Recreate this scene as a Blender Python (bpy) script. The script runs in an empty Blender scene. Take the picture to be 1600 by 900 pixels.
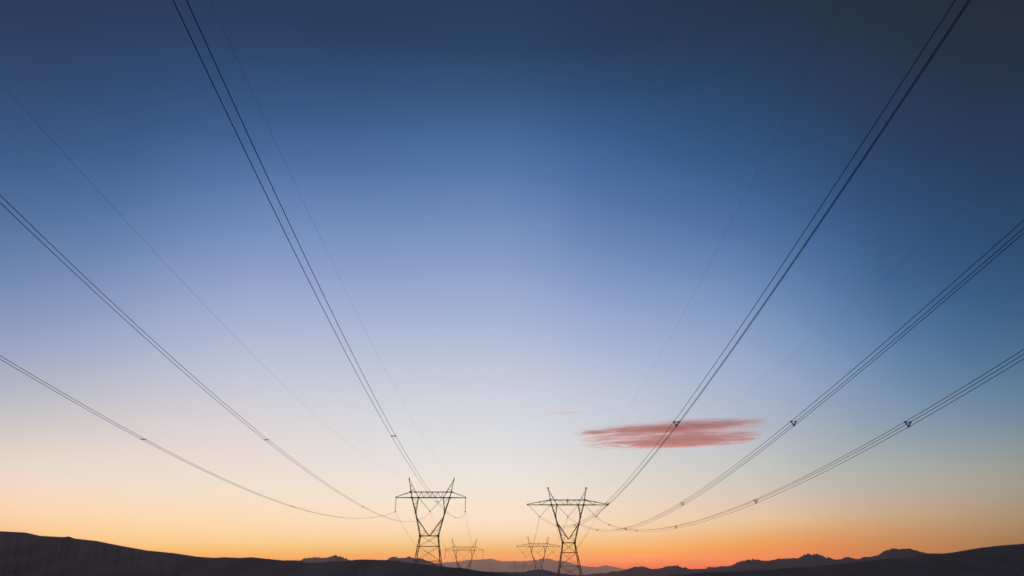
import bpy, math, random
from mathutils import Vector, noise
import numpy as np

random.seed(7)
scene = bpy.context.scene
col = scene.collection
PI = math.pi

# ------------------------------------------------------------------ camera
F_PX, W_PX, H_PX = 1066.7, 1600, 900
PITCH = math.atan(446 / F_PX)
YAW = math.atan(17 * math.cos(PITCH) / F_PX)          # a little to the right of the power line
EYE = Vector((0, 0, 1.7))
cd = bpy.data.cameras.new('camera')
cd.sensor_width = 36
cd.lens = 36 * F_PX / W_PX
cd.clip_start = 0.1
cd.clip_end = 90000
cam = bpy.data.objects.new('camera', cd)
col.objects.link(cam)
cam.location = EYE
cam.rotation_euler = (PI / 2 + PITCH, 0, -YAW)
scene.camera = cam

# ------------------------------------------------------------------ dusk sky (world, by direction)
def hexrgb(h):
    return np.array([int(h[i:i + 2], 16) / 255 for i in (0, 2, 4)])

def s2l(c):
    c = np.clip(c, 0, 1)
    return np.where(c <= 0.04045, c / 12.92, ((c + 0.055) / 1.055) ** 2.4)

# azimuth (deg right of the line's direction) -> elevation -> colour of the twilight sky there
SKY = {
    -180: {0: '9A8894', 4: 'B89CA4', 9: 'B8A4AC', 16: '968EA4', 28: '5C658A', 45: '30425F', 90: '202C44'},
    -90: {0: 'A08A84', 5: 'A09A9E', 10: '8A94AA', 20: '5C7296', 35: '384A68', 90: '202C44'},
    -45: {0: 'E09A60', 3.5: 'E8BE98', 6: 'D8C4B5', 9.5: 'B0B0BA', 14: '8494B4', 20: '5C76A0', 27: '3A5580', 36: '2D3C58', 43: '283650', 90: '202C44'},
    -35: {0: 'F5AC60', 1.5: 'FBC07C', 2.7: 'FCCB98', 3.5: 'FCD3AA', 6: 'EBD8C6', 9.5: 'CAC5C6', 14: 'A0A9C4', 20: '7189B2', 27: '466594', 35: '30476C', 43: '2A3955', 90: '202C44'},
    -21: {0: 'FF9E48', 1.1: 'FFB765', 1.6: 'FDC682', 2.4: 'FDD19A', 3.5: 'FBD9B0', 6: 'EEDDCB', 9.5: 'DED4D2', 14: 'C2C6D4', 20: '9DABCE', 27: '6C87B7', 35: '3C5A88', 43: '2A3D5B', 60: '24324C', 90: '202C44'},
    0: {0: 'F88A3C', 0.8: 'FBA050', 1.5: 'FCB46C', 2.4: 'FDCB98', 3.5: 'FCDDC0', 6: 'EFE2D3', 9.5: 'DCDCDD', 14: 'CACDD9', 20: 'A4B3D2', 27: '7A92BF', 35: '48699A', 43: '2C4261', 60: '24324C', 90: '202C44'},
    8: {0: 'F8823A', 0.8: 'FC9648', 1.3: 'FEAC60', 2.4: 'FBC48E', 3.5: 'F6D5B4', 6: 'E6D9CA', 9.5: 'D2D3D4', 14: 'BEC5D6', 20: '97A9CE', 27: '6984B4', 35: '3E5F90', 43: '2A3E5B', 60: '24324C', 90: '202C44'},
    21: {0: 'F07A3C', 1.5: 'F29654', 2.8: 'E9AD78', 3.7: 'E5C09A', 6.6: 'C9C2B8', 11.2: 'ACB5C7', 14: '9EAEC8', 20: '7B94BD', 27: '4D6D9E', 35: '304E75', 43: '28384F', 60: '1E2A40', 90: '202C44'},
    26: {0: 'D87C48', 1.7: 'DA8E59', 3.0: 'D6A274', 3.7: 'D0AE8A', 6.3: 'B8B4AC', 10.5: '98A6B6', 14: '869CBC', 20: '6280AC', 27: '40608F', 35: '2D4668', 43: '27354B', 60: '1E2A40', 90: '202C44'},
    35: {0: 'A86A45', 1.9: 'AF805A', 3.5: 'B29578', 6: 'A5A195', 9.5: '7E91A3', 14: '57779A', 20: '3B5B84', 27: '2F476B', 35: '2A3950', 43: '27323F', 90: '202C44'},
    45: {0: '8A5F45', 3.5: '8E7D6C', 6: '858681', 9.5: '687E90', 14: '466582', 20: '314C6C', 27: '2A3C56', 36: '28303F', 43: '262D3B', 90: '202C44'},
    90: {0: '7C6E70', 5: '80808C', 10: '6C7890', 20: '465A7A', 35: '2E3C56', 90: '202C44'},
    180: {0: '9A8894', 4: 'B89CA4', 9: 'B8A4AC', 16: '968EA4', 28: '5C658A', 45: '30425F', 90: '202C44'},
}
EL = [0, .4, .8, 1.2, 1.6, 2, 2.4, 3, 3.7, 4.5, 5.5, 6.5, 7.7, 9, 10.5, 12, 14, 16, 18, 20.5, 23, 26, 29, 32, 35, 38.5, 42, 47, 54, 65, 90]
AZ = [-180, -130, -90, -65, -52, -45, -39, -33, -27, -21, -15, -10, -5, 0, 4, 8, 12, 16, 20, 24, 28, 32, 36, 40, 45, 52, 65, 90, 130, 180]

def pchip(x, y, q):
    x = np.array(x, float); y = np.array(y, float)
    h = np.diff(x); d = np.diff(y) / h
    m = np.zeros(len(x)); m[0] = d[0]; m[-1] = d[-1]
    for i in range(1, len(x) - 1):
        if d[i - 1] * d[i] > 0:
            w1 = 2 * h[i] + h[i - 1]; w2 = h[i] + 2 * h[i - 1]
            m[i] = (w1 + w2) / (w1 / d[i - 1] + w2 / d[i])
    out = []
    for v in q:
        i = min(max(int(np.searchsorted(x, v) - 1), 0), len(h) - 1)
        t = min(max((v - x[i]) / h[i], 0), 1)
        out.append((2*t**3 - 3*t**2 + 1)*y[i] + (t**3 - 2*t**2 + t)*h[i]*m[i] + (-2*t**3 + 3*t**2)*y[i+1] + (t**3 - t**2)*h[i]*m[i+1])
    return np.array(out)

ka = sorted(SKY)
rows = np.array([[pchip(sorted(SKY[a]), [hexrgb(SKY[a][e])[c] for e in sorted(SKY[a])], EL) for c in range(3)] for a in ka])  # az, c, el
grid = np.array([[pchip(ka, rows[:, c, j], AZ) for c in range(3)] for j in range(len(EL))])   # el, c, az

target_grid = grid.copy()
# those are the colours seen through the haze over the plain: the sky behind it makes up for what the haze takes and adds
HAZE_DENSITY, HAZE_TOP, HAZE_REACH = 7.5e-5, 410, 17600
HAZE_AZ = [-33, -21, -10, 0, 8, 16, 24, 32]
HAZE_GLOW = [(0.584, 0.278, 0.173), (0.622, 0.301, 0.210), (0.674, 0.309, 0.221), (0.662, 0.291, 0.207), (0.616, 0.267, 0.200), (0.552, 0.221, 0.164), (0.429, 0.188, 0.138), (0.296, 0.136, 0.103)]
HAZE_AMBIENT = (.17, .14, .17)
SKY_GAIN = 4.0
lin = s2l(grid)
for i, a in enumerate(AZ):
    glow = np.array([np.interp(a, HAZE_AZ, [g[c] for g in HAZE_GLOW]) for c in range(3)])
    for j, e in enumerate(EL):
        path = min(HAZE_REACH / max(math.cos(math.radians(min(abs(a), 45))), .7), (HAZE_TOP - 2) / max(math.sin(math.radians(max(e, .9))), 1e-4))
        tr = math.exp(-HAZE_DENSITY * path)
        w = math.exp(-e / 9)
        shine = glow * w + np.array(HAZE_AMBIENT) * (.40 + .60 * math.exp(-e / 18)) * (1 - w)
        lin[j, :, i] = np.clip((lin[j, :, i] - shine * (1 - tr)) / tr, lin[j, :, i] * .25, SKY_GAIN)

world = bpy.data.worlds.new('World')
scene.world = world
world.use_nodes = True
nt = world.node_tree
nt.nodes.clear()
N = nt.nodes.new
L = nt.links.new

def math_node(t, op, a, b=None, clamp=False):
    n = t.nodes.new('ShaderNodeMath'); n.operation = op; n.use_clamp = clamp
    for i, v in enumerate((a, b)):
        if v is None: continue
        if isinstance(v, (int, float)): n.inputs[i].default_value = v
        else: t.links.new(v, n.inputs[i])
    return n.outputs[0]

tc = N('ShaderNodeTexCoord')
sep = N('ShaderNodeSeparateXYZ'); L(tc.outputs['Generated'], sep.inputs[0])
# a slight unevenness of the twilight air, so that the gradient is not perfectly clean
nz = N('ShaderNodeTexNoise'); nz.inputs['Scale'].default_value = 5; nz.inputs['Detail'].default_value = 3
mp = N('ShaderNodeMapping'); mp.inputs['Scale'].default_value = (1, 1, 5); L(tc.outputs['Generated'], mp.inputs[0]); L(mp.outputs[0], nz.inputs['Vector'])
el = math_node(nt, 'ARCSINE', sep.outputs['Z'])
el = math_node(nt, 'MULTIPLY', el, 180 / PI / 90)
wob = math_node(nt, 'MULTIPLY', math_node(nt, 'SUBTRACT', nz.outputs['Fac'], 0.5), 0.022)
el = math_node(nt, 'MULTIPLY', el, math_node(nt, 'ADD', 1.0, wob))
el = math_node(nt, 'MAXIMUM', el, 0.0)
az = math_node(nt, 'ARCTAN2', sep.outputs['X'], sep.outputs['Y'])
az = math_node(nt, 'MULTIPLY', az, 180 / PI)
prev = None
for i, a in enumerate(AZ):
    r = N('ShaderNodeValToRGB'); L(el, r.inputs[0])
    cr = r.color_ramp
    while len(cr.elements) > 1: cr.elements.remove(cr.elements[-1])
    for j, e in enumerate(EL):
        s = cr.elements[0] if j == 0 else cr.elements.new(e / 90)
        s.position = e / 90
        s.color = (*(lin[j, :, i] / SKY_GAIN), 1)
    if prev is None:
        prev = r.outputs[0]; continue
    f = math_node(nt, 'DIVIDE', math_node(nt, 'SUBTRACT', az, AZ[i - 1]), AZ[i] - AZ[i - 1], True)
    m = N('ShaderNodeMix'); m.data_type = 'RGBA'
    L(f, m.inputs['Factor']); L(prev, m.inputs['A']); L(r.outputs[0], m.inputs['B'])
    prev = m.outputs['Result']
bg = N('ShaderNodeBackground'); bg.inputs['Strength'].default_value = SKY_GAIN
L(prev, bg.inputs['Color'])
wo = N('ShaderNodeOutputWorld'); L(bg.outputs[0], wo.inputs['Surface'])
world.cycles.sampling_method = 'MANUAL'
world.cycles.sample_map_resolution = 1024

# ------------------------------------------------------------------ sun: already below the horizon, it only reaches the high clouds
SUN_EL, SUN_AZ = math.radians(-12), math.radians(4)
sd = bpy.data.lights.new('sun', 'SUN')
sd.energy = 2.35
sd.angle = math.radians(1.5)
sd.color = (1.0, 0.36, 0.24)
sun = bpy.data.objects.new('sun', sd)
col.objects.link(sun)
to_sun = Vector((math.sin(SUN_AZ) * math.cos(SUN_EL), math.cos(SUN_AZ) * math.cos(SUN_EL), math.sin(SUN_EL)))
sun.rotation_euler = to_sun.to_track_quat('Z', 'Y').to_euler()
sun.location = to_sun * 40000

vs = scene.view_settings
vs.view_transform = 'Standard'; vs.look = 'None'; vs.exposure = 0.0; vs.gamma = 1.0; vs.use_curve_mapping = False
cy = scene.cycles
cy.volume_bounces = 3
cy.max_bounces = 5
cy.diffuse_bounces = 2
cy.glossy_bounces = 1
cy.use_adaptive_sampling = False
cy.sample_clamp_indirect = 4.0
cy.use_denoising = True
cy.denoiser = 'OPENIMAGEDENOISE'
cy.denoising_input_passes = 'RGB_ALBEDO_NORMAL'
cy.denoising_prefilter = 'ACCURATE'
cy.volume_step_rate = 1.0
cy.volume_max_steps = 1024

# ------------------------------------------------------------------ helpers
def at(px, py, Y):
    """point Y metres ahead along the line, seen at a spot of the photograph"""
    c, s = math.cos(-YAW), math.sin(-YAW)
    def rz(v): return Vector((c * v[0] - s * v[1], s * v[0] + c * v[1], v[2]))
    R = rz((1, 0, 0)); Fw = rz((0, math.cos(PITCH), math.sin(PITCH))); U = rz((0, -math.sin(PITCH), math.cos(PITCH)))
    d = Fw * F_PX + R * (px - W_PX / 2) - U * (py - H_PX / 2)
    return EYE + d * (Y / d.y)

def tag(o, label=None, cat=None, group=None, kind=None):
    if label: o['label'] = label
    if cat: o['category'] = cat
    if group: o['group'] = group
    if kind: o['kind'] = kind
    return o

def empty(name, loc):
    o = bpy.data.objects.new(name, None)
    o.empty_display_size = 1
    o.location = loc
    col.objects.link(o)
    return o

class MB:
    def __init__(self): self.v, self.f = [], []
    def bar(self, p, q, w, d=None):
        """steel section of width w between two points"""
        p, q = Vector(p), Vector(q)
        d = d or w
        ax = (q - p).normalized()
        up = Vector((0, 1, 0)) if abs(ax.y) < 0.9 else Vector((1, 0, 0))
        s = ax.cross(up).normalized() * w / 2; t = ax.cross(s).normalized() * d / 2
        b = len(self.v)
        for c in (p, q):
            for i, j in ((-1, -1), (1, -1), (1, 1), (-1, 1)):
                self.v.append(c + s * i + t * j)
        self.f += [(b, b+1, b+2, b+3)[::-1], (b+4, b+5, b+6, b+7)] + [(b+i, b+(i+1) % 4, b+4+(i+1) % 4, b+4+i) for i in range(4)]
        return self
    def box(self, c, sx, sy, sz):
        c = Vector(c)
        return self.bar(c - Vector((0, 0, sz / 2)), c + Vector((0, 0, sz / 2)), sx, sy)
    def tube(self, pts, r, n=6):
        pts = [Vector(p) for p in pts]
        b = len(self.v)
        for i, p in enumerate(pts):
            ax = (pts[min(i + 1, len(pts) - 1)] - pts[max(i - 1, 0)]).normalized()
            up = Vector((0, 0, 1)) if abs(ax.z) < 0.9 else Vector((0, 1, 0))
            s = ax.cross(up).normalized(); t = s.cross(ax)
            for k in range(n):
                a = 2 * PI * k / n
                self.v.append(p + (s * math.cos(a) + t * math.sin(a)) * r)
        for i in range(len(pts) - 1):
            for k in range(n):
                self.f.append((b+i*n+k, b+i*n+(k+1) % n, b+(i+1)*n+(k+1) % n, b+(i+1)*n+k))
        self.f.append(tuple(b + k for k in range(n))[::-1])
        self.f.append(tuple(b + (len(pts)-1)*n + k for k in range(n)))
        return self
    def lathe(self, p, q, prof, n=8):
        """turned shape along p..q; prof = [(fraction, radius)]"""
        p, q = Vector(p), Vector(q); ax = (q - p).normalized()
        up = Vector((0, 1, 0)) if abs(ax.y) < 0.9 else Vector((1, 0, 0))
        s = ax.cross(up).normalized(); t = s.cross(ax); b = len(self.v)
        for fr, r in prof:
            for k in range(n):
                a = 2 * PI * k / n
                self.v.append(p.lerp(q, fr) + (s * math.cos(a) + t * math.sin(a)) * r)
        for i in range(len(prof) - 1):
            for k in range(n):
                self.f.append((b+i*n+k, b+i*n+(k+1) % n, b+(i+1)*n+(k+1) % n, b+(i+1)*n+k))
        return self
    def build(self, name, m, parent=None, smooth=False):
        me = bpy.data.meshes.new(name)
        me.from_pydata([tuple(v) for v in self.v], [], self.f)
        me.materials.append(m)
        if smooth: me.polygons.foreach_set('use_smooth', [True] * len(me.polygons))
        me.update()
        o = bpy.data.objects.new(name, me)
        if parent: o.parent = parent
        col.objects.link(o)
        return o

def material(name, c1, c2, scale, rough=0.8, metal=0.0, bump=0.0):
    m = bpy.data.materials.new(name); m.use_nodes = True
    t = m.node_tree; b = t.nodes['Principled BSDF']
    tcn = t.nodes.new('ShaderNodeTexCoord')
    n = t.nodes.new('ShaderNodeTexNoise'); n.inputs['Scale'].default_value = scale; n.inputs['Detail'].default_value = 6
    t.links.new(tcn.outputs['Object'], n.inputs['Vector'])
    r = t.nodes.new('ShaderNodeValToRGB')
    r.color_ramp.elements[0].position = 0.35; r.color_ramp.elements[1].position = 0.65
    r.color_ramp.elements[0].color = (*c1, 1); r.color_ramp.elements[1].color = (*c2, 1)
    t.links.new(n.outputs['Fac'], r.inputs[0]); t.links.new(r.outputs[0], b.inputs['Base Color'])
    b.inputs['Roughness'].default_value = rough; b.inputs['Metallic'].default_value = metal
    b.inputs['Specular IOR Level'].default_value = 0.2
    if bump:
        bp = t.nodes.new('ShaderNodeBump'); bp.inputs['Strength'].default_value = 0.6; bp.inputs['Distance'].default_value = bump
        t.links.new(n.outputs['Fac'], bp.inputs['Height']); t.links.new(bp.outputs[0], b.inputs['Normal'])
    return m

M_STEEL = material('weathered_steel', (.17, .105, .075), (.25, .16, .12), 2.5, .75, .2)
M_WIRE = material('weathered_aluminium_wire', (.06, .06, .06), (.09, .09, .09), 1.5, .6, .3)
M_GLASS = material('brown_porcelain', (.10, .065, .05), (.15, .10, .08), 6, .35)
M_SOIL = material('dark_desert_scrub', (.135, .116, .09), (.20, .168, .13), .02, .95, 0, 1.0)
M_ROCK = material('dry_mountain_rock', (.18, .145, .125), (.26, .215, .185), .003, .95, 0, 6.0)
M_HAZED_SOIL = material('painted_haze_soil', (.38, .30, .23), (.46, .36, .28), .05, .95, 0, .4)  # soil of the low rise, haze put into its colour by lightening
M_GROUND = material('sandy_scrub_ground', (.18, .15, .125), (.28, .24, .20), .08, .95, 0, .3)

# ------------------------------------------------------------------ ground: one sheet to the horizon
def ground_z(x, y):
    r = math.hypot(x, y)
    def ss(a, b, v):
        t = min(max((v - a) / (b - a), 0), 1); return t * t * (3 - 2 * t)
    z = -17 * ss(310, 900, r) - 8 * ss(1200, 5000, r)
    z += 0.25 * noise.noise(Vector((x * .05, y * .05, 0))) * ss(6, 40, r)
    z += 2.5 * noise.noise(Vector((x * .004, y * .004, 3))) * ss(400, 1200, r)
    return z

verts, faces = [Vector((0, 0, ground_z(0, 0)))], []
NA, radii = 144, [1.5 * 1.105 ** k for k in range(96)]
radii = [r for r in radii if r < 16800] + [17500]
for r in radii:
    for k in range(NA):
        a = 2 * PI * k / NA
        sq = 1 / max(abs(math.cos(a)), abs(math.sin(a)))      # the sheet ends as a square at the horizon
        sq = 1 + (sq - 1) * min(r / 17000, 1) ** 3
        x, y = r * math.cos(a) * sq, r * math.sin(a) * sq
        verts.append(Vector((x, y, ground_z(x, y))))
for k in range(NA): faces.append((0, 1 + k, 1 + (k + 1) % NA))
for i in range(len(radii) - 1):
    for k in range(NA):
        a, b = 1 + i * NA, 1 + (i + 1) * NA
        faces.append((a + k, b + k, b + (k + 1) % NA, a + (k + 1) % NA))
g = MB(); g.v, g.f = verts, faces
tag(g.build('ground', M_GROUND, smooth=True), kind='structure')

# ------------------------------------------------------------------ hills and mountain ranges, each at its own distance
def interp(pts, x):
    return float(np.interp(x, [p[0] for p in pts], [p[1] for p in pts]))

def ridge(name, crest, dist, mat, step, rough, widen, floor_z, freq=.2, seed=0):
    """crest: skyline points; dist: distance ahead along it; rough: metres of small relief on the crest"""
    x0, x1 = crest[0][0], crest[-1][0]
    n = max(int((x1 - x0) / step), 8)
    sec = [-1, -.86, -.7, -.52, -.36, -.22, -.1, -.04, 0, .06, .2, .4, .65, 1]
    mb = MB(); m = len(sec)
    for i in range(n + 1):
        px = x0 + (x1 - x0) * i / n
        D = interp(dist, px)
        P = at(px, interp(crest, px), D)
        u = px * freq
        soft = sum(interp(crest, px + k * 9) for k in range(-4, 5)) / 9      # the slope below follows a smoother line than the crest
        hs = max(at(px, soft, D).z - floor_z, 0.5)
        jag = rough * (noise.fractal(Vector((u, seed, 0)), .9, 2.1, 5))
        out = Vector((P.x, P.y, 0)).normalized()
        h = max(P.z - floor_z, 0.5)
        wf = widen * h * 1.2 + 12; wb = widen * h * 1.5 + 12
        for s in sec:
            a = abs(s)
            q = P + out * (s * (wf if s < 0 else wb))
            prof = (1 - a) ** 1.25 * .85 + .15 * (1 - a * a)
            gul = noise.fractal(Vector((u * .10 + s * 1.5, s * 2.5, seed + 5)), 1, 2.0, 2)
            z = floor_z + (hs + (h - hs) * math.exp(-a * 25)) * prof + jag * math.exp(-a * 60) - abs(gul) * h * .10 * min(a * 5, 1) * (1 - a * .6)
            mb.v.append(Vector((q.x, q.y, z if a < 1 else floor_z - 2)))
    for i in range(n):
        for j in range(m - 1):
            a = i * m + j
            mb.f.append((a, a + m, a + m + 1, a + 1))
    return tag(mb.build(name, mat, smooth=True), kind='structure')

# dark hill on the left, sloping down to the middle
ridge('hill', [(-700, 838), (-300, 826), (-120, 828), (0, 830), (40, 832), (62, 837), (100, 839.3), (107, 838), (116, 841.3), (150, 845), (190, 853), (230, 860), (270, 864), (310, 870), (335, 871.6), (350, 870.6), (375, 871.6), (395, 870.5), (410, 872.3), (440, 875.4), (462, 875.2), (482, 879.5), (510, 878), (545, 876), (556, 874.6), (570, 873.9), (600, 875), (620, 876.5), (650, 880), (690, 885.5), (715, 887), (722, 887.6), (740, 890.5), (760, 893.6), (790, 896.5), (840, 900), (900, 905)],
      [(-700, 1000), (0, 900), (450, 640), (700, 430), (900, 380)], M_SOIL, 1.6, .40, 3.2, -16, .5, 1)
# dark hill on the right
ridge('hill', [(1010, 903), (1050, 898.5), (1100, 894.5), (1200, 890.5), (1250, 885.5), (1300, 882.5), (1340, 878.5), (1380, 873.3), (1425, 871), (1436, 866.5), (1450, 864.6), (1475, 864.8), (1490, 863), (1530, 856), (1570, 851.6), (1600, 849.6), (1750, 838), (1950, 846), (2300, 850)],
      [(1010, 560), (1300, 700), (1600, 800), (2300, 900)], M_SOIL, 1.6, .40, 3.2, -16, .5, 2)
# low rise in the middle, hiding the feet of the second pair of pylons
ridge('hill', [(700, 900), (738, 894.5), (755, 893), (775, 893.4), (800, 894), (820, 893.8), (828, 891.2), (840, 889.8), (851, 890.6), (862, 893), (872, 895.5), (900, 899), (960, 904)],
      [(700, 485), (960, 470)], M_HAZED_SOIL, 1.2, .12, 2.0, -16, .3, 3)
# small dark range rising behind the left hill
ridge('mountain_range', [(430, 886), (455, 879), (468, 875.8), (475, 872.5), (485, 871.4), (493, 870.3), (505, 872.4), (515, 870), (524, 867.3), (535, 870.5), (541, 872.3), (548, 876), (560, 880), (585, 880), (603, 876), (610, 871), (616, 869.4), (625, 872.3), (632, 871.6), (639, 869.3), (648, 872.3), (660, 872.6), (670, 877), (690, 882.8), (702, 886.5), (730, 892)],
      [(430, 3000), (600, 3200), (730, 3400)], M_ROCK, 1.0, 4.5, 3.0, -30, .4, 4)
# jagged range on the right
ridge('mountain_range', [(880, 901), (915, 897.8), (925, 896.2), (950, 895), (956, 892.5), (970, 892.4), (985, 888), (990, 885.6), (1005, 885), (1012, 887.3), (1021, 890.8), (1030, 888.5), (1040, 885), (1058, 883.4), (1066, 887), (1071, 886.5), (1080, 890.8), (1103, 888.5), (1107, 885.5), (1118, 886.4), (1125, 884.5), (1140, 885), (1155, 877.6), (1170, 874.5), (1180, 874), (1195, 876), (1205, 875.4), (1215, 873), (1248, 872), (1255, 867), (1263, 865), (1270, 867), (1274, 865), (1282, 867), (1290, 871), (1297, 871), (1306, 875.4), (1312, 874), (1318, 872.4), (1324, 870), (1330, 871.6), (1338, 873.2), (1344, 873), (1348, 870), (1360, 870.4), (1372, 867.4), (1380, 861.6), (1395, 857), (1408, 857.6), (1420, 856.8), (1435, 861), (1448, 864.6), (1475, 872), (1550, 876), (1700, 880)],
      [(880, 2300), (1200, 1700), (1450, 1400), (1700, 1400)], M_ROCK, 1.0, 2.6, 3.0, -25, .4, 6)
# farthest range, faded by the haze
ridge('mountain_range', [(560, 890), (640, 884), (693, 879), (705, 878), (718, 877), (730, 874.6), (745, 874.3), (760, 873.6), (768, 872.3), (775, 875), (785, 877.4), (800, 876.6), (815, 877), (830, 876), (838, 875.4), (845, 873), (855, 872.4), (862, 873.4), (868, 876), (882, 876.2), (890, 878.4), (897, 881), (905, 884), (920, 887), (932, 886), (946, 883.4), (960, 886), (975, 889), (1010, 893), (1100, 896)],
      [(560, 15000), (1100, 15800)], M_ROCK, .8, 14, 3.0, -40, .4, 9)

# ------------------------------------------------------------------ pylons
def lattice(mb, a0, a1, b0, b1, n, w, first=0):
    """zigzag bracing between chord a and chord b"""
    a0, a1, b0, b1 = map(Vector, (a0, a1, b0, b1))
    for k in range(n):
        p = a0.lerp(a1, k / n) if (k + first) % 2 == 0 else b0.lerp(b1, k / n)
        q = b0.lerp(b1, (k + 1) / n) if (k + first) % 2 == 0 else a0.lerp(a1, (k + 1) / n)
        mb.bar(p, q, w)

def insulator(top, bottom, parent, yoke=True, wide=1.0):
    top, bottom = Vector(top), Vector(bottom)
    n = 18; prof = [(0, .05)]
    for k in range(n):
        f = .06 + .88 * k / n
        prof += [(f, .05), (f + .008, .15 * wide), (f + .022, .16 * wide), (f + .034, .05)]
    prof.append((1, .05))
    o = MB().lathe(top, bottom, prof).build('insulator_string', M_GLASS, parent)
    if yoke:
        MB().box(bottom + Vector((0, 0, -.12)), .62, .12, .3).build('clamp', M_STEEL, o)
    return o

def make_pylon(kind):
    """kind 'I': outer phases on vertical strings; kind 'V': all three phases on V strings"""
    t = empty('power_pylon', (0, 0, 0))
    if kind == 'I':
        waist, wz, wy = 3.4, 14.8, 2.0
        foot, fy = 5.6, 4.6
        merge = (5.55, 23.1); vin = (5.15, 21.5)
        lo_in, lo_out, lz = 4.8, 7.3, 28.7
        hi_in, hi_out, hz = 6.1, 8.0, 30.8
        peak = (8.75, 35.75); tip = 13.4; cy_ = 1.0
    else:
        waist, wz, wy = 2.25, 12.4, 1.7
        foot, fy = 4.55, 4.2
        merge = (4.75, 21.6); vin = (4.5, 20.0)
        lo_in, lo_out, lz = 4.1, 6.2, 26.1
        hi_in, hi_out, hz = 4.4, 6.8, 27.9
        peak = (7.4, 32.1); tip = 15.5; cy_ = 1.0
    WL, WF, WC, WB = .26, .23, .20, .09
    my = 1.2
    # four legs
    for sx in (-1, 1):
        for sy in (-1, 1):
            b = MB().bar((sx * (foot + .04), sy * fy, -.8), (sx * waist, sy * wy, wz), WL)
            leg = b.build('leg', M_STEEL, t)
            MB().box((sx * foot, sy * fy, -.15), .9, .9, .7).build('footing', M_SOIL, leg)
    # body bracing
    b = MB()
    levels = [0, .34, .72, 1] if kind == 'V' else [0, .40, .75, 1]
    def c(sx, sy, f): return Vector((sx * (foot + (waist - foot) * f), sy * (fy + (wy - fy) * f), wz * f))
    for i in range(3):
        f0, f1 = levels[i], levels[i + 1]
        for (s0, s1) in (((-1, -1), (1, -1)), ((-1, 1), (1, 1)), ((-1, -1), (-1, 1)), ((1, -1), (1, 1))):
            b.bar(c(*s0, f0), c(*s1, f1), WB); b.bar(c(*s1, f0), c(*s0, f1), WB)
            if i > 0: b.bar(c(*s0, f0), c(*s1, f0), WB * 1.5)
    b.build('body_bracing', M_STEEL, t)
    b = MB()
    for sy in (-1, 1): b.bar((-waist, sy * wy, wz), (waist, sy * wy, wz), WC)
    for sx in (-1, 1):
        b.bar((sx * waist, -wy, wz), (sx * waist, wy, wz), WC)
        for sy in (-1, 1): b.box((sx * waist, sy * wy, wz), .62, .2, .62)
    b.build('waist_frame', M_STEEL, t)
    # fork arms
    vz = wz if kind == 'I' else wz + 1.3
    for sx in (-1, 1):
        b = MB()
        for sy in (-1, 1):
            b.bar((sx * waist, sy * wy, wz), (sx * merge[0], sy * my, merge[1]), WF)
            b.bar((sx * merge[0], sy * my, merge[1]), (sx * lo_out, sy * cy_, lz), WF)
            b.bar((sx * vin[0], sy * my, vin[1]), (sx * .12, sy * wy * .8, vz), WF * .85)
            b.bar((sx * merge[0], sy * my, merge[1]), (sx * lo_in, sy * cy_, lz), WF * .8)
            lattice(b, (sx * vin[0], sy * my, vin[1]), (sx * .3, sy * wy * .8, vz), (sx * vin[0], sy * my, vin[1]), (sx * waist, sy * wy, wz), 5, .08)
            lattice(b, (sx * merge[0], sy * my, merge[1]), (sx * lo_out, sy * cy_, lz), (sx * merge[0], sy * my, merge[1]), (sx * lo_in, sy * cy_, lz), 4, .08)
            b.box((sx * merge[0], sy * my, merge[1]), .5, .2, .7)
        lattice(b, (sx * merge[0], -my, merge[1]), (sx * lo_out, -cy_, lz), (sx * merge[0], my, merge[1]), (sx * lo_out, cy_, lz), 4, .1)
        lattice(b, (sx * waist, -wy, wz), (sx * merge[0], -my, merge[1]), (sx * waist, wy, wz), (sx * merge[0], my, merge[1]), 5, .1)
        b.build('fork_arm', M_STEEL, t)
    # crossarm
    b = MB()
    for sy in (-1, 1):
        b.bar((-lo_out, sy * cy_, lz), (lo_out, sy * cy_, lz), WC)
        b.bar((-hi_out, sy * cy_ * .8, hz), (hi_out, sy * cy_ * .8, hz), WC * .85)
        nb = 9 if kind == 'I' else 6
        xs = np.linspace(-lo_in, lo_in, nb + 1)
        for k in range(nb):
            z0, z1 = (lz, hz) if k % 2 == 0 else (hz, lz)
            b.bar((xs[k], sy * cy_, z0), (xs[k + 1], sy * cy_, z1), WB)
        if kind == 'V':
            b.bar((0, sy * cy_, lz), (0, sy * cy_, hz), WB * 1.4)
            b.box((0, sy * cy_, hz), .55, .2, .45)
        for sx in (-1, 1):
            b.bar((sx * lo_out, sy * cy_, lz), (sx * tip, sy * .15, lz), WC)
            b.bar((sx * hi_out, sy * cy_ * .8, hz), (sx * tip, sy * .15, lz + .25), WC * .8)
            if kind == 'V':
                f = .46
                p1 = Vector((sx * lo_out, sy * cy_, lz)).lerp(Vector((sx * tip, sy * .15, lz)), f)
                p2 = Vector((sx * hi_out, sy * cy_ * .8, hz)).lerp(Vector((sx * tip, sy * .15, lz + .25)), f)
                b.bar(p1, p2, WB); b.bar((sx * hi_out, sy * cy_ * .8, hz), p1, WB); b.box(p2, .4, .15, .35)
            b.box((sx * lo_out, sy * cy_, lz), .6, .2, .6)
            b.box((sx * lo_in, sy * cy_, lz), .5, .2, .5)
            b.box((sx * hi_out, sy * cy_ * .8, hz), .55, .2, .5)
            b.box((sx * hi_in, sy * cy_ * .8, hz), .5, .2, .45)
    lattice(b, (-lo_out, -cy_, lz), (lo_out, -cy_, lz), (-lo_out, cy_, lz), (lo_out, cy_, lz), 10, .1)
    for sx in (-1, 1):
        b.box((sx * tip, 0, lz + .05), .5, .45, .5)
    b.build('crossarm', M_STEEL, t)
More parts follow.
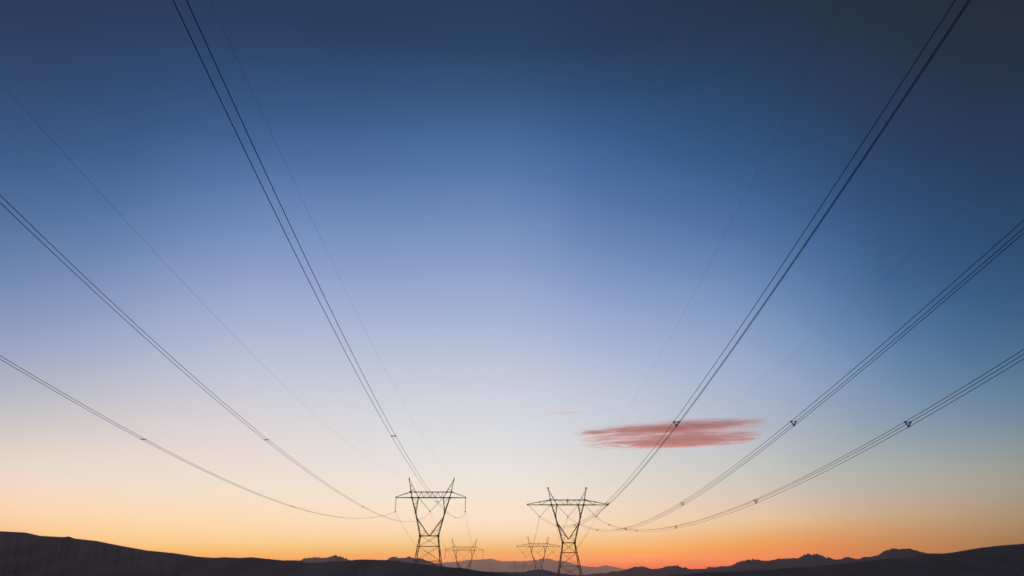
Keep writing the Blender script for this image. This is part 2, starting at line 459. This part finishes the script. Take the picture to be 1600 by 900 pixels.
    # earth wire peaks
    for sx in (-1, 1):
        b = MB()
        for sy in (-1, 1):
            b.bar((sx * lo_out, sy * cy_, lz), (sx * peak[0], sy * .12, peak[1]), WF * .8)
            b.bar((sx * lo_in, sy * cy_, lz), (sx * peak[0], sy * .12, peak[1]), WB * 1.4)
            o1, o2 = Vector((sx * lo_out, sy * cy_, lz)), Vector((sx * peak[0], sy * .12, peak[1]))
            i1 = Vector((sx * lo_in, sy * cy_, lz))
            for f in (.45, .68): b.bar(o1.lerp(o2, f - .1), i1.lerp(o2, f), .09)
        b.box((sx * peak[0], 0, peak[1]), .34, .5, .9)
        if kind == 'V': b.box((sx * peak[0], 0, peak[1] + .35), 1.1, .25, .28)
        b.build('earth_wire_peak', M_STEEL, t)
    # insulators
    if kind == 'I':
        for sx in (-1, 1): insulator((sx * tip, 0, lz - .2), (sx * tip, 0, 23.75), t)
        insulator((-lo_in + .1, 0, lz), (-.12, 0, 23.75), t, True, .7); insulator((lo_in - .1, 0, lz), (.12, 0, 23.75), t, False, .7)
    else:
        for sx in (-1, 1):
            insulator((sx * (tip - .3), 0, lz), (sx * 10.95, 0, 21.9), t, True, .5); insulator((sx * (lo_out + .4), 0, lz), (sx * 10.7, 0, 21.9), t, False, .5)
        insulator((-lo_in, 0, lz), (-.12, 0, 21.9), t, True, .5); insulator((lo_in, 0, lz), (.12, 0, 21.9), t, False, .5)
    return t

def children(o): return [c for c in bpy.data.objects if c.parent == o]

def copy_tree(o, parent=None):
    c = o.copy(); col.objects.link(c)
    if parent: c.parent = parent
    for ch in children(o): copy_tree(ch, c)
    return c

GP = 'steel lattice power pylons'
pylon_i = make_pylon('I'); pylon_v = make_pylon('V')
spots = [
    (pylon_i, (-27.3, 275, 0), 'large steel lattice pylon on the left, with insulator strings hanging straight from its arm tips'),
    (pylon_v, (25.5, 275, 0), 'large steel lattice pylon on the right, with V insulator strings and long pointed crossarm'),
    (pylon_i, (-26.24, 518, -11.74), 'smaller faded pylon with vertical outer strings just right of the large left pylon'),
    (pylon_v, (26.62, 525, -6.4), 'smaller faded pylon with V strings just left of the large right pylon'),
    (pylon_i, (-27.06, 2000, -5.2), 'tiniest pylon, a speck against the mauve mountains beside the smaller left pylon'),
    (pylon_v, (24.1, 960, -15.8), 'tiny pylon seen against mauve mountains in the gap left of the smaller right pylon'),
]
for i, (src, loc, lab) in enumerate(spots):
    o = src if i < 2 else copy_tree(src)
    o.location = loc
    tag(o, lab, 'pylon', GP)

# ------------------------------------------------------------------ overhead lines
# start point at the large pylon and its run back over the camera: X, Z as polynomials of the metres travelled
def run(P1, prm):
    a, b, c, e, g = prm
    return lambda t: Vector((P1[0] + c * t + g * t * t, P1[1] - t, P1[2] + a * t + b * t * t + e * t ** 3))

def sag_run(P1, prm):
    c, *k = prm
    return lambda t: Vector((P1[0] + c * t, P1[1] - t, P1[2] + sum(v * t ** (i + 1) for i, v in enumerate(k))))

def wire_points(fn, t0, t1, n): return [fn(t0 + (t1 - t0) * k / n) for k in range(n + 1)]

OFF2 = [(-.23, 0), (.23, 0)]
OFF3 = [(-.25, .2), (.25, .2), (0, -.22)]

def bundle(fn, t0, t1, offs, spacer_t, label, group, r=.0205, n=110):
    root = empty('conductor_bundle', (0, 0, 0))
    p0 = fn(t0); root.location = p0
    for dx, dz in offs:
        pts = [p + Vector((dx, 0, dz)) - p0 for p in wire_points(fn, t0, t1, n)]
        MB().tube(pts, r).build('conductor', M_WIRE, root, True)
    for t in spacer_t:
        c = fn(t) - p0; mb = MB()
        q = [c + Vector((dx, 0, dz)) for dx, dz in offs]
        if len(q) == 2:
            mb.bar(q[0], q[1], .07, .09)
        else:
            mb.bar(q[0], q[2], .075, .09).bar(q[1], q[2], .075, .09)
            mb.bar(q[0], q[1], .045, .06)
        for v in q: mb.bar(v - Vector((0, .16, 0)), v + Vector((0, .15, 0)), .085)
        mb.build('spacer', M_WIRE, root)
    return tag(root, label, 'power line', group)

GB = 'bundled conductors of the two power lines'
near = [
    ((-40.83, 275, 23.41), (0.0, -0.13476, 0.00041229, 4.7643e-07, -4.2097e-10), OFF2, [196, 135, 70], 330,
     'twin wire bundle of the large left pylon, lowest of those crossing the left edge'),
    ((-27.24, 275, 23.43), (-0.0125, -0.20169, 0.0015266, -4.9171e-06, 8.3337e-09), OFF2, [188, 126, 64], 320,
     'twin wire bundle of the large left pylon crossing the left edge at middle height'),
    ((-13.64, 275, 23.68), (0.01, -0.162, 0.0010274, -3.3953e-06, 6.2921e-09), OFF2, [201, 140, 75], 320,
     'twin wire bundle from the large left pylon rising steeply out of the top edge'),
    ((14.59, 275, 21.61), (0.01, -0.10289, -0.00030855, 4.5262e-06, -6.8983e-09), OFF3, [210, 166, 120, 75], 320,
     'triple wire bundle crossing the pink cloud and leaving through the top edge'),
    ((25.27, 275, 21.62), (0.015, -0.14308, 0.00013083, 3.1879e-06, -5.9561e-09), OFF3, [209, 166, 118, 76], 320,
     'triple wire bundle from the large right pylon crossing the right edge at middle height'),
    ((35.97, 275, 21.86), (-0.0025, -0.17603, 0.00084729, -1.8672e-06, 4.2061e-09), OFF3, [216, 176, 128, 84, 36], 330,
     'triple wire bundle of the large right pylon, lowest of those crossing the right edge'),
]
for P1, prm, offs, sp, tmax, lab in near:
    bundle(sag_run(P1, prm), 0, tmax, offs, sp, lab, GB)

def span(P, Q, sag):
    P, Q = Vector(P), Vector(Q); Ln = (Q - P).length
    def fn(t):
        f = t / Ln; p = P.lerp(Q, f); p.z -= 4 * sag * f * (1 - f); return p
    return fn, Ln
for x0, z0, Q, offs, lab in [
    (-40.7, 23.4, (-39.64, 518, 11.7), OFF2, 'faint twin wires from the left arm of the large left pylon back to the smaller'),
    (-27.3, 23.4, (-26.24, 518, 11.7), OFF2, 'faint twin wires from the middle of the large left pylon back to the smaller'),
    (-13.9, 23.4, (-12.84, 518, 11.7), OFF2, 'faint twin wires from the right arm of the large left pylon back to the smaller'),
    (14.6, 21.6, (15.7, 525, 15.2), OFF3, 'faint triple wires from the left arm of the large right pylon back to the smaller'),
    (25.5, 21.6, (26.6, 525, 15.2), OFF3, 'faint triple wires from the middle of the large right pylon back to the smaller'),
    (36.3, 21.6, (37.5, 525, 15.2), OFF3, 'faint triple wires from the right arm of the large right pylon back to the smaller'),
]:
    fn, Ln = span((x0, 275, z0), Q, 7.5)
    bundle(fn, 0, Ln, offs, [Ln * f for f in (.15, .32, .5, .68, .85)], lab, GB, n=40)

GS = 'thin shield wires above the power lines'
for P1, prm, rad, lab in [
    ((-36.05, 275, 35.9), (-.0980, 4.091e-4, -.0012, -9.325e-8, 2.484e-6), .0085, 'thin single wire from the large left pylon, highest of those crossing the left edge'),
    ((-18.55, 275, 35.9), (-.0573, 4.157e-4, -.0170, -2.741e-8, -2.641e-5), .0088, 'thin single wire running just right of the steep twin bundle to the top edge'),
    ((18.1, 275, 32.5), (-.1263, 4.576e-4, .0187, 4.764e-8, -7.568e-5), .0055, 'single faint wire rising into the dark blue, left of the steep triple bundle'),
    ((32.9, 275, 32.5), (-.1062, 3.851e-4, .0066, -8.162e-8, 1.456e-5), .0035, 'single very faint wire between the steep and middle triple bundles'),
]:
    fn = run(P1, prm)
    p0 = fn(0)
    mb = MB().tube([p - p0 for p in wire_points(fn, 0, 340, 90)], rad)
    o = mb.build('shield_wire', M_WIRE, None, True); o.location = p0
    tag(o, lab, 'wire', GS)

# ------------------------------------------------------------------ clouds: thin lenses of vapour high above the plain
def cloud(name, centre, size, density, seed, label, bands):
    sx, sy, sz = size
    mb = MB(); nu, nv = 56, 14
    for j in range(nv + 1):
        ph = PI * j / nv
        for i in range(nu):
            th = 2 * PI * i / nu
            d = Vector((math.sin(ph) * math.cos(th), math.sin(ph) * math.sin(th), math.cos(ph)))
            k = 1 + .10 * noise.noise(d * 2.5 + Vector((seed, 0, 0)))
            q = max(abs(math.cos(th)) ** 4 + abs(math.sin(th)) ** 4, .01) ** -.25      # a fuller outline than an ellipse
            mb.v.append(Vector((d.x * sx * k * q, d.y * sy * k * q, d.z * sz)))
    for j in range(nv):
        for i in range(nu):
            mb.f.append((j*nu+i, (j+1)*nu+i, (j+1)*nu+(i+1) % nu, j*nu+(i+1) % nu))
    m = bpy.data.materials.new('pink_cloud_vapour'); m.use_nodes = True
    m.cycles.volume_step_rate = .06
    t = m.node_tree; t.nodes.clear()
    out = t.nodes.new('ShaderNodeOutputMaterial'); vol = t.nodes.new('ShaderNodeVolumePrincipled')
    t.links.new(vol.outputs[0], out.inputs['Volume'])
    vol.inputs['Color'].default_value = (.97, .93, .93, 1)
    vol.inputs['Anisotropy'].default_value = .4
    tcn = t.nodes.new('ShaderNodeTexCoord')
    mpn = t.nodes.new('ShaderNodeMapping'); mpn.inputs['Scale'].default_value = (1 / sx, 1 / sy, 1 / sz)
    t.links.new(tcn.outputs['Object'], mpn.inputs[0])
    sp = t.nodes.new('ShaderNodeSeparateXYZ'); t.links.new(mpn.outputs[0], sp.inputs[0])
    x, y, z = sp.outputs
    mm = lambda op, a, b=None, cl=False: math_node(t, op, a, b, cl)
    # wavy streaks drawn out along x
    mp2 = t.nodes.new('ShaderNodeMapping'); mp2.inputs['Scale'].default_value = (2.3, 7.0, .6); mp2.inputs['Location'].default_value = (seed, seed * .7, 0)
    mp2.inputs['Rotation'].default_value = (0, 0, math.radians(3))
    t.links.new(mpn.outputs[0], mp2.inputs[0])
    n1 = t.nodes.new('ShaderNodeTexNoise'); n1.inputs['Scale'].default_value = 1.0; n1.inputs['Detail'].default_value = 5; n1.inputs['Roughness'].default_value = .62
    n1.inputs['Distortion'].default_value = .9
    t.links.new(mp2.outputs[0], n1.inputs['Vector'])
    mp3 = t.nodes.new('ShaderNodeMapping'); mp3.inputs['Scale'].default_value = (7.5, 19, .5); mp3.inputs['Rotation'].default_value = (0, 0, math.radians(-2))
    t.links.new(mpn.outputs[0], mp3.inputs[0])
    n2 = t.nodes.new('ShaderNodeTexNoise'); n2.inputs['Scale'].default_value = 1.0; n2.inputs['Detail'].default_value = 3; n2.inputs['Distortion'].default_value = 1.2
    t.links.new(mp3.outputs[0], n2.inputs['Vector'])
    fray = mm('MULTIPLY', mm('MAXIMUM', mm('MULTIPLY', x, -1.0), 0.0), .12)
    nn = mm('ADD', mm('MULTIPLY', n1.outputs['Fac'], .60), mm('MULTIPLY', n2.outputs['Fac'], .40))
    streak = mm('MULTIPLY', mm('SUBTRACT', mm('SUBTRACT', nn, .40), fray), 4.6, True)
    # two bands with a thin gap, ragged ends
    band = None
    for (c0, slope, wid, amp, x0, x1) in bands:
        yy = mm('SUBTRACT', mm('ADD', y, mm('MULTIPLY', x, slope)), c0)
        gsn = mm('EXPONENT', mm('MULTIPLY', mm('MULTIPLY', mm('DIVIDE', yy, wid), mm('DIVIDE', yy, wid)), -1.0))
        e0 = mm('DIVIDE', mm('SUBTRACT', x, x0), .3, True); e1 = mm('DIVIDE', mm('SUBTRACT', x1, x), .85, True)
        bnd = mm('MULTIPLY', mm('MULTIPLY', gsn, amp), mm('MULTIPLY', e0, e1))
        band = bnd if band is None else mm('ADD', band, bnd)
    r2 = mm('ADD', mm('POWER', mm('MULTIPLY', x, x), 2.0), mm('ADD', mm('POWER', mm('MULTIPLY', y, y), 2.0), mm('MULTIPLY', z, z)))
    edge = mm('MULTIPLY', mm('SUBTRACT', 1.0, r2), 3.0, True)
    den = mm('MULTIPLY', mm('MULTIPLY', band, streak), mm('MULTIPLY', edge, density))
    t.links.new(den, vol.inputs['Density'])
    o = mb.build(name, m, None, True)
    o.location = centre
    o.rotation_euler = (0, 0, -math.radians(13))
    return tag(o, label, 'cloud')

cloud('cloud', at(1040, 680, 10000), (1450, 1250, 16), .052, 3.1, 'streaky pink and mauve lens-shaped cloud behind the steep triple wires',
      [(-.40, .22, .25, 1.2, -1.04, 1.05), (.50, .02, .36, 1.05, -1.0, 1.22), (.08, .0, .20, .38, -.35, 1.2)])
cloud('cloud', at(880, 645, 10200), (400, 120, 12), .011, 8.4, 'faint small pink wisp of cloud above the left end of the streaky cloud',
      [(0, 0, .5, 1.0, -1.0, 1.0)])

# ------------------------------------------------------------------ haze over the plain
hz = MB().box((0, 0, 170), 35200, 35200, 480)
hm = bpy.data.materials.new('evening_haze'); hm.use_nodes = True
t = hm.node_tree; t.nodes.clear()
out = t.nodes.new('ShaderNodeOutputMaterial'); vol = t.nodes.new('ShaderNodeVolumePrincipled')
vol.inputs['Color'].default_value = (1, .68, .60, 1)
vol.inputs['Density'].default_value = HAZE_DENSITY
vol.inputs['Anisotropy'].default_value = .86
t.links.new(vol.outputs[0], out.inputs['Volume'])
tag(hz.build('haze', hm), kind='stuff')
